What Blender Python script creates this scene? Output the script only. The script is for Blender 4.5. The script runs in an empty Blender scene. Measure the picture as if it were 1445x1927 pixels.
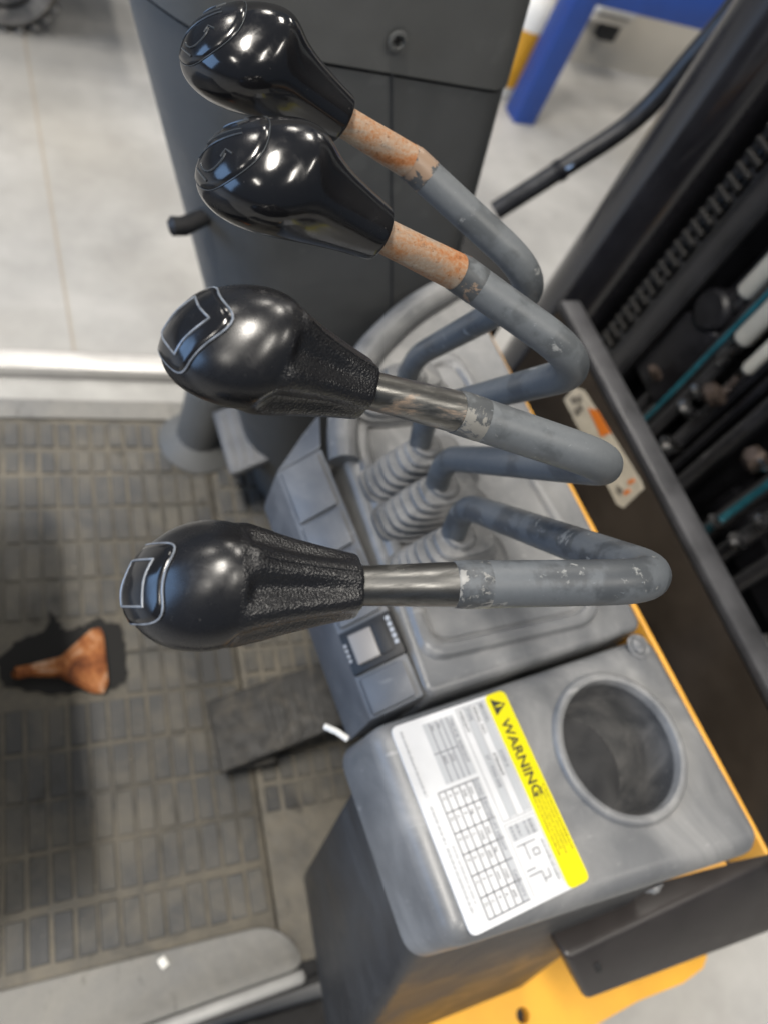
import bpy, bmesh, math, random
from math import sin, cos, pi, radians, sqrt, atan2
from mathutils import Vector, Matrix
random.seed(7)
S = bpy.context.scene
COL = S.collection
# ------------------------------------------------------------------ camera
# truck axes: X forward (mast), Y to the operator's left, Z up; metres; concrete at z = 0
RX = Vector((0.89872171, -0.2941844, 0.32519968))      # camera right in world
DN = Vector((-0.09452733, -0.85411575, -0.51142044))   # camera down in world
FW = Vector((0.42821008, 0.42888439, -0.79542083))     # camera forward in world
CAM = Vector((0, 0, 1.44))
cd = bpy.data.cameras.new('Camera'); cam = bpy.data.objects.new('Camera', cd); COL.objects.link(cam)
M = Matrix((RX, -DN, -FW)).transposed().to_4x4(); M.translation = CAM
cam.matrix_world = M
cd.sensor_width = 36; cd.sensor_fit = 'AUTO'; cd.lens = 1448 / 1927 * 36
cd.clip_start = 0.01; cd.clip_end = 200
cd.dof.use_dof = True; cd.dof.focus_distance = 0.282; cd.dof.aperture_fstop = 8.5
S.camera = cam
# ------------------------------------------------------------------ light: indoor workshop
W = bpy.data.worlds.new('World'); S.world = W; W.use_nodes = True
bg = W.node_tree.nodes['Background']; bg.inputs[0].default_value = (0.48, 0.69, 1.0, 1); bg.inputs[1].default_value = 0.15
def area(name, loc, target, sx, sy, power, color):
    l = bpy.data.lights.new(name, 'AREA'); l.shape = 'RECTANGLE'; l.size = sx; l.size_y = sy
    l.energy = power; l.color = color
    o = bpy.data.objects.new(name, l); COL.objects.link(o); o.location = loc
    o.rotation_euler = (Vector(target) - Vector(loc)).to_track_quat('-Z', 'Y').to_euler()
    return o
NEU = (1.0, 0.94, 0.85)
for lx, ly, pw in ((-1.5, 0.25, 265), (0.3, -2.2, 80), (2.6, -2.0, 60), (1.4, 2.6, 95), (-2.4, 4.4, 70), (4.2, 0.6, 75), (0.6, 5.0, 70), (-3.6, -1.8, 70), (3.8, 4.2, 55)):
    area('ceiling_lamp', (lx, ly, 5.2), (lx, ly, 0), 0.40, 1.25, pw, NEU)
area('door_daylight', (-5.0, 1.0, 2.1), (0, 0.4, 1.0), 3.6, 2.6, 150, (0.34, 0.58, 1.0))
S.view_settings.view_transform = 'Standard'; S.view_settings.look = 'None'
S.view_settings.exposure = 0.0; S.view_settings.gamma = 1
S.render.engine = 'CYCLES'
S.cycles.use_denoising = True
S.cycles.max_bounces = 8
# ------------------------------------------------------------------ helpers
def ray(px, py):
    return RX * ((px - 722.5) / 1448) + DN * ((py - 963.5) / 1448) + FW
def at(px, py, ax, v):            # where the sight line of a picture point meets the plane axis = v
    r = ray(px, py); return CAM + r * ((v - CAM[ax]) / r[ax])
def atd(px, py, d): return CAM + ray(px, py) * d

def tag(o, label=None, cat=None, group=None, kind=None):
    if label: o['label'] = label
    if cat: o['category'] = cat
    if group: o['group'] = group
    if kind: o['kind'] = kind
    return o
RM = {}
def thing(name, label, cat, loc=(0, 0, 0), rotz=0, group=None):
    o = bpy.data.objects.new(name, None); COL.objects.link(o)
    o.empty_display_size = 0.02
    o.location = loc; o.rotation_euler = (0, 0, rotz)
    RM[o] = Matrix.Translation(loc) @ Matrix.Rotation(rotz, 4, 'Z')
    return tag(o, label, cat, group)
def obj(name, bm, mat, parent=None, world=False, smooth=True):
    """bm: bmesh or mesh. world=True: vertices are given in world coordinates."""
    if isinstance(bm, bpy.types.Mesh): me = bm
    else:
        me = bpy.data.meshes.new(name)
        bm.normal_update(); bm.to_mesh(me); bm.free()
    if not len(me.materials):
        for m in (mat if isinstance(mat, (list, tuple)) else [mat]): me.materials.append(m)
    if smooth and not me.get('sm'):
        me.shade_smooth(); me['sm'] = 1
        me.set_sharp_from_angle(angle=radians(38))
    o = bpy.data.objects.new(name, me); COL.objects.link(o)
    if parent is not None:
        o.parent = parent
        if world:
            r = parent
            while r.parent is not None: r = r.parent
            o.matrix_parent_inverse = RM[r].inverted()
            if r is not parent and not parent.get('wp'): pass
        if world: o['wp'] = 1
        if parent.get('wp') and world: o.matrix_parent_inverse = Matrix.Identity(4)
    return o
def box(x0, x1, y0, y1, z0, z1, bev=0.0, seg=2, bm=None):
    b = bm or bmesh.new()
    t = bmesh.new()
    vs = [t.verts.new((x, y, z)) for x in (x0, x1) for y in (y0, y1) for z in (z0, z1)]
    for f in ((0, 1, 3, 2), (4, 6, 7, 5), (0, 4, 5, 1), (2, 3, 7, 6), (0, 2, 6, 4), (1, 5, 7, 3)):
        t.faces.new([vs[i] for i in f])
    if bev: bmesh.ops.bevel(t, geom=t.edges[:], offset=bev, segments=seg, profile=0.5, affect='EDGES')
    join(b, t); return b
def join(b, t):
    m = bpy.data.meshes.new('t'); t.to_mesh(m); t.free(); b.from_mesh(m); bpy.data.meshes.remove(m)
def hexa(bot, top, bev=0.0, seg=3):
    """four bottom and four top points, both counter-clockwise from above"""
    t = bmesh.new(); v = [t.verts.new(p) for p in list(bot) + list(top)]
    for f in ((3, 2, 1, 0), (4, 5, 6, 7), (0, 1, 5, 4), (1, 2, 6, 5), (2, 3, 7, 6), (3, 0, 4, 7)): t.faces.new([v[i] for i in f])
    if bev: bmesh.ops.bevel(t, geom=t.edges[:], offset=bev, segments=seg, profile=0.5, affect='EDGES')
    bmesh.ops.recalc_face_normals(t, faces=t.faces[:])
    return t
def lerp(a, b, t): return a + (b - a) * t
def fillet(pts, rad, n=8):
    pts = [Vector(p) for p in pts]; out = [pts[0]]
    for i in range(1, len(pts) - 1):
        r = rad[i - 1] if isinstance(rad, (list, tuple)) else rad
        a = pts[i] + (pts[i - 1] - pts[i]).normalized() * r; b = pts[i] + (pts[i + 1] - pts[i]).normalized() * r
        c = pts[i]
        for k in range(n + 1):
            t = k / n; out.append(a * (1 - t) ** 2 + c * (2 * t * (1 - t)) + b * t * t)
    out.append(pts[-1]); return out
def tube(pts, r, seg=20, bm=None, caps=True, dome=0.0):
    b = bm or bmesh.new(); pts = [Vector(p) for p in pts]; n = len(pts)
    rr = r if isinstance(r, (list, tuple)) else [r] * n
    T = [((pts[min(i + 1, n - 1)] - pts[max(i - 1, 0)]).normalized()) for i in range(n)]
    u = T[0].orthogonal().normalized(); rings = []
    for i in range(n):
        u = (u - T[i] * u.dot(T[i])).normalized(); w = T[i].cross(u)
        rings.append([b.verts.new(pts[i] + (u * cos(2 * pi * k / seg) + w * sin(2 * pi * k / seg)) * rr[i]) for k in range(seg)])
    for i in range(n - 1):
        for k in range(seg):
            b.faces.new((rings[i][k], rings[i][(k + 1) % seg], rings[i + 1][(k + 1) % seg], rings[i + 1][k]))
    if caps:
        b.faces.new(rings[0][::-1]); b.faces.new(rings[-1])
    return b
def ring_stack(rings, bm=None, cap0=False, cap1=False, close=True):
    b = bm or bmesh.new(); vr = [[b.verts.new(p) for p in r] for r in rings]; n = len(vr[0])
    for a, c in zip(vr[:-1], vr[1:]):
        for k in range(n if close else n - 1): b.faces.new((a[k], a[(k + 1) % n], c[(k + 1) % n], c[k]))
    if cap0: b.faces.new(vr[0][::-1])
    if cap1: b.faces.new(vr[-1])
    return b, vr
def lathe(prof, seg=48, c=(0, 0, 0), bm=None):
    rings = [[(c[0] + r * cos(2 * pi * k / seg), c[1] + r * sin(2 * pi * k / seg), c[2] + z) for k in range(seg)] for r, z in prof]
    return ring_stack(rings, bm)
def offpoly(p, d):                # convex CCW polygon moved inwards by d
    n = len(p); L = []
    for i in range(n):
        a, b = Vector(p[i]), Vector(p[(i + 1) % n]); t = (b - a).normalized(); nn = Vector((-t.y, t.x)); L.append((a + nn * d, t))
    out = []
    for i in range(n):
        (a, t), (b, s) = L[i - 1], L[i]
        den = t.x * s.y - t.y * s.x
        k = ((b.x - a.x) * s.y - (b.y - a.y) * s.x) / den if abs(den) > 1e-9 else 0
        out.append(a + t * k)
    return out
def roundpoly(p, r, n=6):
    out = []; m = len(p)
    for i in range(m):
        c = Vector(p[i]); a0 = Vector(p[i - 1]) - c; b0 = Vector(p[(i + 1) % m]) - c
        rr = min(r, a0.length * .48, b0.length * .48); a = c + a0.normalized() * rr; b = c + b0.normalized() * rr
        for k in range(n + 1):
            t = k / n; out.append(a * (1 - t) ** 2 + c * (2 * t * (1 - t)) + b * t * t)
    return out
def plate(poly, z_top, levels, r, hole=None, n=6):
    """rounded plate: levels = [(inset, z), ...] from the top edge downwards; hole = (cx, cy, radius)"""
    b = bmesh.new(); loops = []
    for ins, z in levels:
        q = roundpoly(offpoly(poly, ins), max(r - ins, 0.001), n); loops.append([b.verts.new((v.x, v.y, z)) for v in q])
    m = len(loops[0])
    for a, c in zip(loops[:-1], loops[1:]):
        for k in range(m): b.faces.new((a[(k + 1) % m], a[k], c[k], c[(k + 1) % m]))
    edges = [b.edges.get((loops[0][k], loops[0][(k + 1) % m])) for k in range(m)]
    if hole:
        hv = [b.verts.new((hole[0] + hole[2] * cos(2 * pi * k / 48), hole[1] + hole[2] * sin(2 * pi * k / 48), z_top)) for k in range(48)]
        edges += [b.edges.new((hv[k], hv[(k + 1) % 48])) for k in range(48)]
        bmesh.ops.triangle_fill(b, edges=edges, use_beauty=True, use_dissolve=False)
        for f in b.faces: f.normal_update()
        for f in b.faces:
            if all(abs(v.co.z - z_top) < 1e-7 for v in f.verts) and f.normal.z < 0: f.normal_flip()
    else: b.faces.new(loops[0])
    return b
def bevel_levels(z, r, depth, out=0.0, k=4):
    L = []
    for i in range(k + 1):
        a = pi / 2 * i / k; L.append((r * (1 - sin(a)), z - r * (1 - cos(a))))
    L.append((-out, z - depth)); return L
def text_mesh(s, size, sx=1.0):
    c = bpy.data.curves.new('t', 'FONT'); c.body = s; c.size = size; c.resolution_u = 2; c.offset = size * .018
    o = bpy.data.objects.new('t', c); COL.objects.link(o)
    me = bpy.data.meshes.new_from_object(o.evaluated_get(bpy.context.evaluated_depsgraph_get()))
    bpy.data.objects.remove(o); bpy.data.curves.remove(c)
    for v in me.vertices: v.co.x *= sx
    return me
# ------------------------------------------------------------------ materials
def new_mat(name):
    m = bpy.data.materials.new(name); m.use_nodes = True
    nt = m.node_tree; return m, nt, nt.nodes['Principled BSDF']
def N(nt, t, **kw):
    n = nt.nodes.new(t)
    for k, v in kw.items():
        if k in n.inputs: n.inputs[k].default_value = v
        else: setattr(n, k, v)
    return n
def noise(nt, scale, detail=4, rough=0.55, coord='Object', stretch=None, dist=0.0):
    if coord == 'Position': src = N(nt, 'ShaderNodeNewGeometry').outputs['Position']
    else: src = N(nt, 'ShaderNodeTexCoord').outputs[coord]
    if stretch:
        mp = N(nt, 'ShaderNodeMapping'); mp.inputs['Scale'].default_value = stretch; nt.links.new(src, mp.inputs[0]); src = mp.outputs[0]
    n = N(nt, 'ShaderNodeTexNoise', Scale=scale, Detail=detail, Roughness=rough, Distortion=dist); nt.links.new(src, n.inputs['Vector'])
    return n.outputs['Fac']
def ramp(nt, fac, stops, interp='LINEAR'):
    r = N(nt, 'ShaderNodeValToRGB'); r.color_ramp.interpolation = interp
    e = r.color_ramp.elements
    while len(e) < len(stops): e.new(0.5)
    for k, (p, c) in enumerate(stops):
        e[k].position = p; e[k].color = (c, c, c, 1) if isinstance(c, (int, float)) else (*c, 1)
    nt.links.new(fac, r.inputs[0]); return r.outputs[0]
def mix(nt, fac, a, b):
    m = N(nt, 'ShaderNodeMix', data_type='RGBA')
    for s, v in ((0, fac), (6, a), (7, b)):
        if isinstance(v, bpy.types.NodeSocket): nt.links.new(v, m.inputs[s])
        elif isinstance(v, (int, float)): m.inputs[s].default_value = v
        else: m.inputs[s].default_value = (*v, 1)
    return m.outputs[2]
def bump(nt, p, h, strength, dist):
    b = N(nt, 'ShaderNodeBump', Strength=strength, Distance=dist); nt.links.new(h, b.inputs['Height']); nt.links.new(b.outputs[0], p.inputs['Normal'])
def plain(name, c, rough, metal=0.0, var=0.0, scale=40, coat=0.0, bmp=0.0):
    m, nt, p = new_mat(name); p.inputs['Roughness'].default_value = rough; p.inputs['Metallic'].default_value = metal
    p.inputs['Coat Weight'].default_value = coat; p.inputs['Coat Roughness'].default_value = 0.12
    if var:
        f = noise(nt, scale, 5, 0.6, 'Position')
        nt.links.new(ramp(nt, f, [(0.3, tuple(x * (1 - var) for x in c)), (0.7, tuple(min(1, x * (1 + var)) for x in c))]), p.inputs['Base Color'])
        nt.links.new(ramp(nt, f, [(0.3, max(0, rough - .1)), (0.7, min(1, rough + .1))]), p.inputs['Roughness'])
        if bmp: bump(nt, p, noise(nt, scale * 8, 3, .5, 'Position'), bmp, 0.0004)
    else: p.inputs['Base Color'].default_value = (*c, 1)
    return m
def dusty(name, c, dust, amount, rough, scale=14, grain=0.25, streak=None):
    """moulded plastic or rubber with pale dust wiped over it in clouds"""
    m, nt, p = new_mat(name)
    f1 = noise(nt, scale, 6, .62, 'Position', streak, 0.6); f2 = noise(nt, scale * 5, 4, .6, 'Position')
    d = ramp(nt, f1, [(0.38, 0.0), (0.50, amount * .35), (0.66, amount)])
    col = mix(nt, d, mix(nt, f2, tuple(x * .85 for x in c), tuple(x * 1.15 for x in c)), dust)
    # small pale scuffs
    sc = ramp(nt, noise(nt, scale * 4, 2, .4, 'Position', (1, 3.2, 1)), [(0.69, 0.0), (0.75, 0.4 * amount)])
    col = mix(nt, sc, col, tuple(min(1, x * 1.6) for x in dust))
    for st_ in ((90, 900, 200), (700, 60, 200)):
        ln = ramp(nt, noise(nt, 1.0, 2, .4, 'Position', st_, .3), [(0.70, 0.0), (0.74, 0.22 * amount + .05)]); col = mix(nt, ln, col, dust)
    fs = ramp(nt, noise(nt, 900, 3, .6, 'Position'), [(0.66, 0.0), (0.74, 0.5 * amount + .1)]); col = mix(nt, fs, col, dust)
    nt.links.new(col, p.inputs['Base Color'])
    nt.links.new(ramp(nt, f1, [(0.35, rough - .08), (0.7, rough + .2)]), p.inputs['Roughness'])
    bump(nt, p, noise(nt, 1400, 2, .5, 'Position'), grain, 0.0003)
    return m
MT = {}
MT['console'] = dusty('console_plastic', (0.118, 0.122, 0.128), (0.40, 0.395, 0.385), 0.46, 0.36, 11)
MT['dark_and_shaded'] = dusty('dark_and_shaded_plastic', (0.030, 0.031, 0.034), (0.10, 0.10, 0.10), 0.4, 0.45)  # darkened console plastic; also paints the shade on the side fairing
MT['panel'] = dusty('switch_panel_plastic', (0.085, 0.092, 0.105), (0.25, 0.25, 0.25), 0.4, 0.42)
MT['boot'] = dusty('boot_rubber', (0.095, 0.098, 0.102), (0.30, 0.295, 0.285), 0.55, 0.5, 30)
MT['column'] = dusty('column_plastic', (0.090, 0.093, 0.093), (0.15, 0.152, 0.15), 0.35, 0.46, 9)
MT['column_hi'] = dusty('column_upper_plastic', (0.12, 0.122, 0.118), (0.17, 0.17, 0.165), 0.35, 0.45, 9)
MT['black'] = plain('black_rubber', (0.012, 0.012, 0.013), 0.55, var=.3, scale=60)
MT['blackgloss'] = plain('black_enamel', (0.014, 0.014, 0.017), 0.2, var=.3, scale=12, coat=.5)
MT['mast'] = plain('greasy_mast_steel', (0.010, 0.010, 0.012), 0.42, var=.5, scale=25)
for _n in MT['mast'].node_tree.nodes:
    if _n.type == 'BSDF_PRINCIPLED': _n.inputs['Specular IOR Level'].default_value = .25
MT['hose'] = plain('hose_rubber', (0.02, 0.02, 0.022), 0.4, var=.3, scale=60)
MT['yellow'] = plain('yellow_paint', (0.72, 0.36, 0.03), 0.42, var=.10, scale=16, coat=.1)
MT['yellow_edge'] = plain('yellow_edge_paint', (0.62, 0.31, 0.045), 0.42, var=.15, scale=30)
MT['blue'] = plain('blue_paint', (0.018, 0.065, 0.30), 0.45, var=.12, scale=8)
MT['silver'] = plain('zinc_fitting', (0.62, 0.62, 0.63), 0.28, 1.0, var=.15, scale=60)
MT['rod_white'] = plain('bright_rod_cream', (0.60, 0.575, 0.50), 0.45, var=.08, scale=20)
MT['teal'] = plain('teal_hose_stripe', (0.008, 0.085, 0.115), 0.5, var=.4, scale=90)
MT['copper'] = plain('copper_fitting', (0.13, 0.10, 0.085), 0.4, .7, var=.25, scale=90)
MT['white'] = plain('white_plastic', (0.78, 0.77, 0.73), 0.45)
MT['cream'] = plain('cream_wall_paint', (0.60, 0.555, 0.47), 0.7, var=.05, scale=3)
MT['print'] = plain('grey_print', (0.17, 0.175, 0.19), 0.5)
MT['print_light'] = plain('light_grey_print', (0.33, 0.34, 0.36), 0.5)
MT['label_white'] = plain('label_white', (0.57, 0.58, 0.60), 0.36, var=.05, scale=30, coat=.3)
MT['label_grey'] = plain('label_grey_panel', (0.40, 0.415, 0.44), 0.38, coat=.3)
MT['label_yellow'] = plain('label_yellow', (0.64, 0.57, 0.0), 0.36, coat=.3)
MT['label_black'] = plain('label_black', (0.03, 0.03, 0.02), 0.4)
MT['label_olive'] = plain('label_small_print', (0.22, 0.20, 0.015), 0.4)
MT['orange'] = plain('orange_print', (0.80, 0.22, 0.03), 0.5)
MT['decal'] = plain('worn_decal', (0.62, 0.57, 0.47), 0.55, var=.12, scale=60)
MT['decal_grey'] = plain('decal_worn_print', (0.22, 0.20, 0.17), 0.6, var=.3, scale=150)
MT['cowl'] = plain('cowl_dark_steel', (0.035, 0.028, 0.022), 0.42, var=.35, scale=9)
MT['cowl_lit_edge'] = plain('cowl_lit_edge_steel', (0.075, 0.075, 0.08), 0.4, .3, var=.3, scale=25)
MT['sill'] = plain('sill_worn_aluminium', (0.60, 0.585, 0.56), 0.4, 0.3, var=.12, scale=12)
MT['edge_metal'] = plain('worn_edge_aluminium', (0.38, 0.378, 0.37), 0.45, 0.2, var=.15, scale=25)
MT['tyre'] = dusty('dusty_tyre_rubber', (0.09, 0.088, 0.085), (0.40, 0.37, 0.33), 0.9, 0.8, 12)
MT['rock_grey'] = plain('rocker_grey', (0.24, 0.23, 0.225), 0.4)
MT['red'] = plain('faded_red_print', (0.42, 0.06, 0.05), 0.4)
def m_concrete():
    m, nt, p = new_mat('polished_concrete')
    f = noise(nt, 2.0, 8, .68, 'Position', None, .1); g = noise(nt, 7, 6, .6, 'Position'); h = noise(nt, 0.7, 3, .5, 'Position')
    c = mix(nt, ramp(nt, f, [(0.38, 0.0), (0.62, 1.0)]), (0.29, 0.283, 0.27), (0.415, 0.405, 0.385))
    c = mix(nt, ramp(nt, h, [(0.50, 0.0), (0.66, 0.35)]), c, (0.42, 0.38, 0.31))
    c = mix(nt, ramp(nt, g, [(0.56, 0.0), (0.72, 0.4)]), c, (0.29, 0.27, 0.245))
    # long tyre scuffs across the slab
    st = ramp(nt, noise(nt, 2.2, 3, .5, 'Position', (0.35, 3.0, 1)), [(0.60, 0.0), (0.74, 0.22)])
    nt.links.new(mix(nt, st, c, (0.56, 0.54, 0.52)), p.inputs['Base Color'])
    nt.links.new(ramp(nt, f, [(0.3, .38), (0.7, .6)]), p.inputs['Roughness'])
    bump(nt, p, g, .1, .002); return m
MT['concrete'] = m_concrete()
def m_mat(name, base, dirt, lo, hi, tan_scale=16):
    m, nt, p = new_mat(name)
    f = noise(nt, tan_scale, 7, .68, 'Position', None, .5); g = noise(nt, 95, 4, .6, 'Position')
    d = ramp(nt, f, [(lo, 0.0), (hi, 1.0)])
    c = mix(nt, d, mix(nt, g, tuple(x * .75 for x in base), tuple(x * 1.25 for x in base)), mix(nt, g, tuple(x * .7 for x in dirt), tuple(x * 1.25 for x in dirt)))
    k = ramp(nt, noise(nt, 22, 5, .6, 'Position', (1.8, .8, 1)), [(0.60, 0.0), (0.72, 0.75)])
    nt.links.new(mix(nt, k, c, (0.035, 0.032, 0.028)), p.inputs['Base Color'])
    nt.links.new(ramp(nt, g, [(0.3, .55), (0.7, .8)]), p.inputs['Roughness'])
    bump(nt, p, noise(nt, 320, 3, .6, 'Position'), .35, .0006); return m
MT['mat'] = m_mat('mat_dirty_grooves', (0.055, 0.054, 0.051), (0.150, 0.134, 0.105), .34, .62, 11)
MT['pad'] = m_mat('mat_worn_pads', (0.060, 0.061, 0.062), (0.128, 0.118, 0.098), .42, .66, 10)
MT['mat_border'] = m_mat('mat_border_rubber', (0.17, 0.169, 0.164), (0.24, 0.23, 0.205), .42, .75, 7)
MT['pedal'] = m_mat('pedal_rubber', (0.026, 0.026, 0.026), (0.085, 0.076, 0.062), .48, .72, 22)
def m_rod(name, base, chip, amt):
    m, nt, p = new_mat(name)
    f = noise(nt, 70, 6, .65, 'Position', None, .4); g = noise(nt, 420, 4, .6, 'Position'); h = noise(nt, 35, 5, .6, 'Position', (1, 1, 1))
    c = mix(nt, g, tuple(x * .88 for x in base), tuple(x * 1.12 for x in base))
    c = mix(nt, ramp(nt, h, [(0.54 - amt, 0.0), (0.60 - amt, min(.85, .3 + amt * 6))]), c, tuple(x * .42 for x in base))
    c = mix(nt, ramp(nt, f, [(0.665 - amt, 0.0), (0.70 - amt, 0.7)]), c, chip)
    c = mix(nt, ramp(nt, noise(nt, 800, 2, .5, 'Position', (.5, 1, 1)), [(0.70, 0.0), (0.76, .5)]), c, tuple(x * 2.0 for x in base))
    nt.links.new(c, p.inputs['Base Color'])
    nt.links.new(ramp(nt, h, [(0.4, .52), (0.65, .36)]), p.inputs['Roughness'])
    bump(nt, p, g, .14, .0004); return m
MT['rod_clean'] = m_rod('grey_rod_paint', (0.100, 0.109, 0.117), (0.30, 0.305, 0.30), 0.03)
MT['rod_worn'] = m_rod('grey_rod_paint_worn', (0.086, 0.095, 0.105), (0.24, 0.245, 0.24), 0.062)
MT['rod_blue'] = m_rod('blue_grey_rod_paint', (0.075, 0.105, 0.165), (0.055, 0.06, 0.07), 0.02)
def m_bare(name, rust, amt, steel=(0.46, 0.44, 0.41), met=0.85, ax=(1, 1, 1), sc=85):
    m, nt, p = new_mat(name)
    f = noise(nt, sc, 7, .7, 'Position', None, .6); g = noise(nt, 520, 3, .6, 'Position', ax); h = noise(nt, 240, 5, .65, 'Position')
    d = ramp(nt, f, [(0.50 - amt, 0.0), (0.60 - amt, .55), (0.68 - amt, 1.0)])
    rc = ramp(nt, h, [(0.35, tuple(x * .35 for x in rust)), (0.5, rust), (0.66, tuple(min(1, x * 1.5) for x in rust))])
    st = mix(nt, g, tuple(x * .7 for x in steel), tuple(min(1, x * 1.15) for x in steel))
    nt.links.new(mix(nt, d, st, rc), p.inputs['Base Color'])
    nt.links.new(ramp(nt, d, [(0, met), (1, 0.0)]), p.inputs['Metallic'])
    nt.links.new(ramp(nt, d, [(0, .36), (1, .75)]), p.inputs['Roughness'])
    bump(nt, p, h, .25, .0004); return m
def m_shank(name, steel, stain, amt):
    m, nt, p = new_mat(name)
    st = noise(nt, 420, 5, .6, 'Position', (.10, 1, 1)); f = noise(nt, 60, 6, .68, 'Position', (.45, 1, 1), .4); g = noise(nt, 900, 2, .5, 'Position')
    c = ramp(nt, st, [(0.30, tuple(x * .6 for x in steel)), (0.50, steel), (0.70, tuple(min(1, x * 1.35) for x in steel))])  # lengthwise dark and light streaks painted as the steel's reflections
    c = mix(nt, ramp(nt, f, [(0.58 - amt, 0.0), (0.66 - amt, .85)]), c, stain)
    c = mix(nt, ramp(nt, noise(nt, 95, 5, .7, 'Position'), [(0.64, 0.0), (0.68, .7)]), c, (0.27, 0.27, 0.255))
    nt.links.new(c, p.inputs['Base Color'])
    nt.links.new(ramp(nt, f, [(0.54 - amt, .9), (0.68 - amt, .1)]), p.inputs['Metallic'])
    nt.links.new(ramp(nt, st, [(0.3, .42), (0.7, .26)]), p.inputs['Roughness'])
    bump(nt, p, st, .08, .0003); return m
MT['bare_rust'] = m_bare('rusty_bare_steel', (0.30, 0.10, 0.02), 0.045, (0.42, 0.335, 0.25), .5, (.4, 1, 1), 60)
MT['bare_dull'] = m_shank('worn_bare_steel', (0.15, 0.147, 0.138), (0.30, 0.22, 0.16), .025)
MT['bare_steel'] = m_shank('bare_steel', (0.125, 0.124, 0.12), (0.06, 0.058, 0.055), .0)
def m_rust(name, stops, scale, stretch, metal, rough):
    m, nt, p = new_mat(name)
    f = noise(nt, scale, 8, .68, 'Position', stretch, .3); g = noise(nt, 650, 4, .65, 'Position')
    c = ramp(nt, mix(nt, .25, f, g), stops)
    sp = ramp(nt, noise(nt, 330, 4, .7, 'Position'), [(0.60, 0.0), (0.68, .8)])
    nt.links.new(mix(nt, sp, c, (0.13, 0.045, 0.012)), p.inputs['Base Color'])
    nt.links.new(ramp(nt, f, [(0.45, 0.0), (0.62, metal)]), p.inputs['Metallic'])
    nt.links.new(ramp(nt, f, [(0.40, .8), (0.65, rough)]), p.inputs['Roughness'])
    bump(nt, p, mix(nt, .5, f, g), .4, .0006); return m
MT['rust'] = m_rust('rusty_plate', [(0.34, (0.05, 0.016, 0.006)), (0.45, (0.20, 0.055, 0.010)), (0.53, (0.36, 0.125, 0.025)), (0.62, (0.58, 0.42, 0.30))], 32, None, 0, .5)
MT['bare_rust'] = m_rust('rusty_bare_steel', [(0.34, (0.09, 0.032, 0.010)), (0.43, (0.27, 0.10, 0.030)), (0.49, (0.29, 0.165, 0.09)), (0.58, (0.33, 0.26, 0.20)), (0.68, (0.42, 0.36, 0.30))], 70, (.45, 1, 1), .45, .36)
def m_knob(name, rough, grain):
    m, nt, p = new_mat(name); p.inputs['Base Color'].default_value = (0.008, 0.008, 0.009, 1); p.inputs['Specular IOR Level'].default_value = .55
    f = noise(nt, 60, 5, .6, 'Position')
    smu = noise(nt, 140, 6, .7, 'Position', None, 1.2)
    nt.links.new(ramp(nt, mix(nt, .5, f, smu), [(0.38, rough), (0.52, rough + .05), (0.66, rough + .2)]), p.inputs['Roughness'])
    sp = ramp(nt, noise(nt, 700, 3, .6, 'Position'), [(0.70, 0.0), (0.76, 0.6)])
    nt.links.new(mix(nt, sp, (0.008, 0.008, 0.009), (0.07, 0.068, 0.065)), p.inputs['Base Color'])
    if grain:
        v = N(nt, 'ShaderNodeTexVoronoi', Scale=1500.0); v.feature = 'SMOOTH_F1'
        nt.links.new(N(nt, 'ShaderNodeNewGeometry').outputs['Position'], v.inputs['Vector']); bump(nt, p, v.outputs['Distance'], .5, .0005)
    else:
        sc = noise(nt, 300, 2, .5, 'Position', (1, .08, .5)); bump(nt, p, sc, .02, .0003)
    return m
MT['knob'] = m_knob('knob_gloss_black', 0.10, False)
MT['knob_satin'] = m_knob('knob_satin_black', 0.24, False)
MT['knob_grain'] = m_knob('knob_leather_grain', 0.27, True)
MT['cap'] = m_knob('cap_gloss_black', 0.12, False)
MT['engrave'] = plain('engraved_line', (0.20, 0.22, 0.25), 0.35, .3, var=.4, scale=300)
MT['engrave_dark'] = plain('engraved_dark_line', (0.05, 0.055, 0.06), 0.25, .3)
# ------------------------------------------------------------------ the setting: floor, wall
fl = bmesh.new(); fl.faces.new([fl.verts.new(p) for p in ((-40, -40, 0), (40, -40, 0), (40, 40, 0), (-40, 40, 0))])
tag(obj('concrete_floor', fl, MT['concrete']), kind='structure')
jt = obj('floor_joint', box(.150, .154, .5, 9, .0005, .0020), plain('joint_filler', (0.34, 0.29, 0.23), .8), None); tag(jt, kind='structure')
wl = box(1.2, 5.2, 2.96, 3.10, 0, 2.6)
wo = obj('wall', wl, MT['cream']); wo.rotation_euler = (0, 0, 0); tag(wo, kind='structure')

# ------------------------------------------------------------------ workshop things behind the truck
wb = thing('storage_rack', 'blue painted steel rack frame standing before the cream wall', 'rack', (1.92, 2.47, 0))
obj('leg', box(1.87, 1.965, 2.42, 2.515, 0, 1.8, .004), MT['blue'], wb, True)
obj('leg', box(3.30, 3.395, 2.42, 2.515, 0, 1.8, .004), MT['blue'], wb, True)
obj('rail', box(1.967, 3.298, 2.44, 2.50, 0.45, 0.60, .004), MT['blue'], wb, True)
obj('rail', box(1.967, 3.298, 2.44, 2.50, 1.50, 1.62, .004), MT['blue'], wb, True)
p = at(1003, 75, 1, 2.62)
jug = thing('jug', 'white jug with yellow label behind the blue rack leg', 'jug', (p.x - .04, 2.66, 0))
b, _ = lathe([(0.0, 0.0), (.085, 0.0), (.09, .01), (.09, .30), (.06, .36), (.03, .38), (.03, .42), (0, .42)], 24, (p.x - .04, 2.66, 0)); obj('body', b, MT['white'], jug, True)
b, _ = lathe([(.0915, .05), (.0915, .26)], 24, (p.x - .04, 2.66, 0)); obj('label_band', b, MT['yellow'], jug, True)
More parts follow.
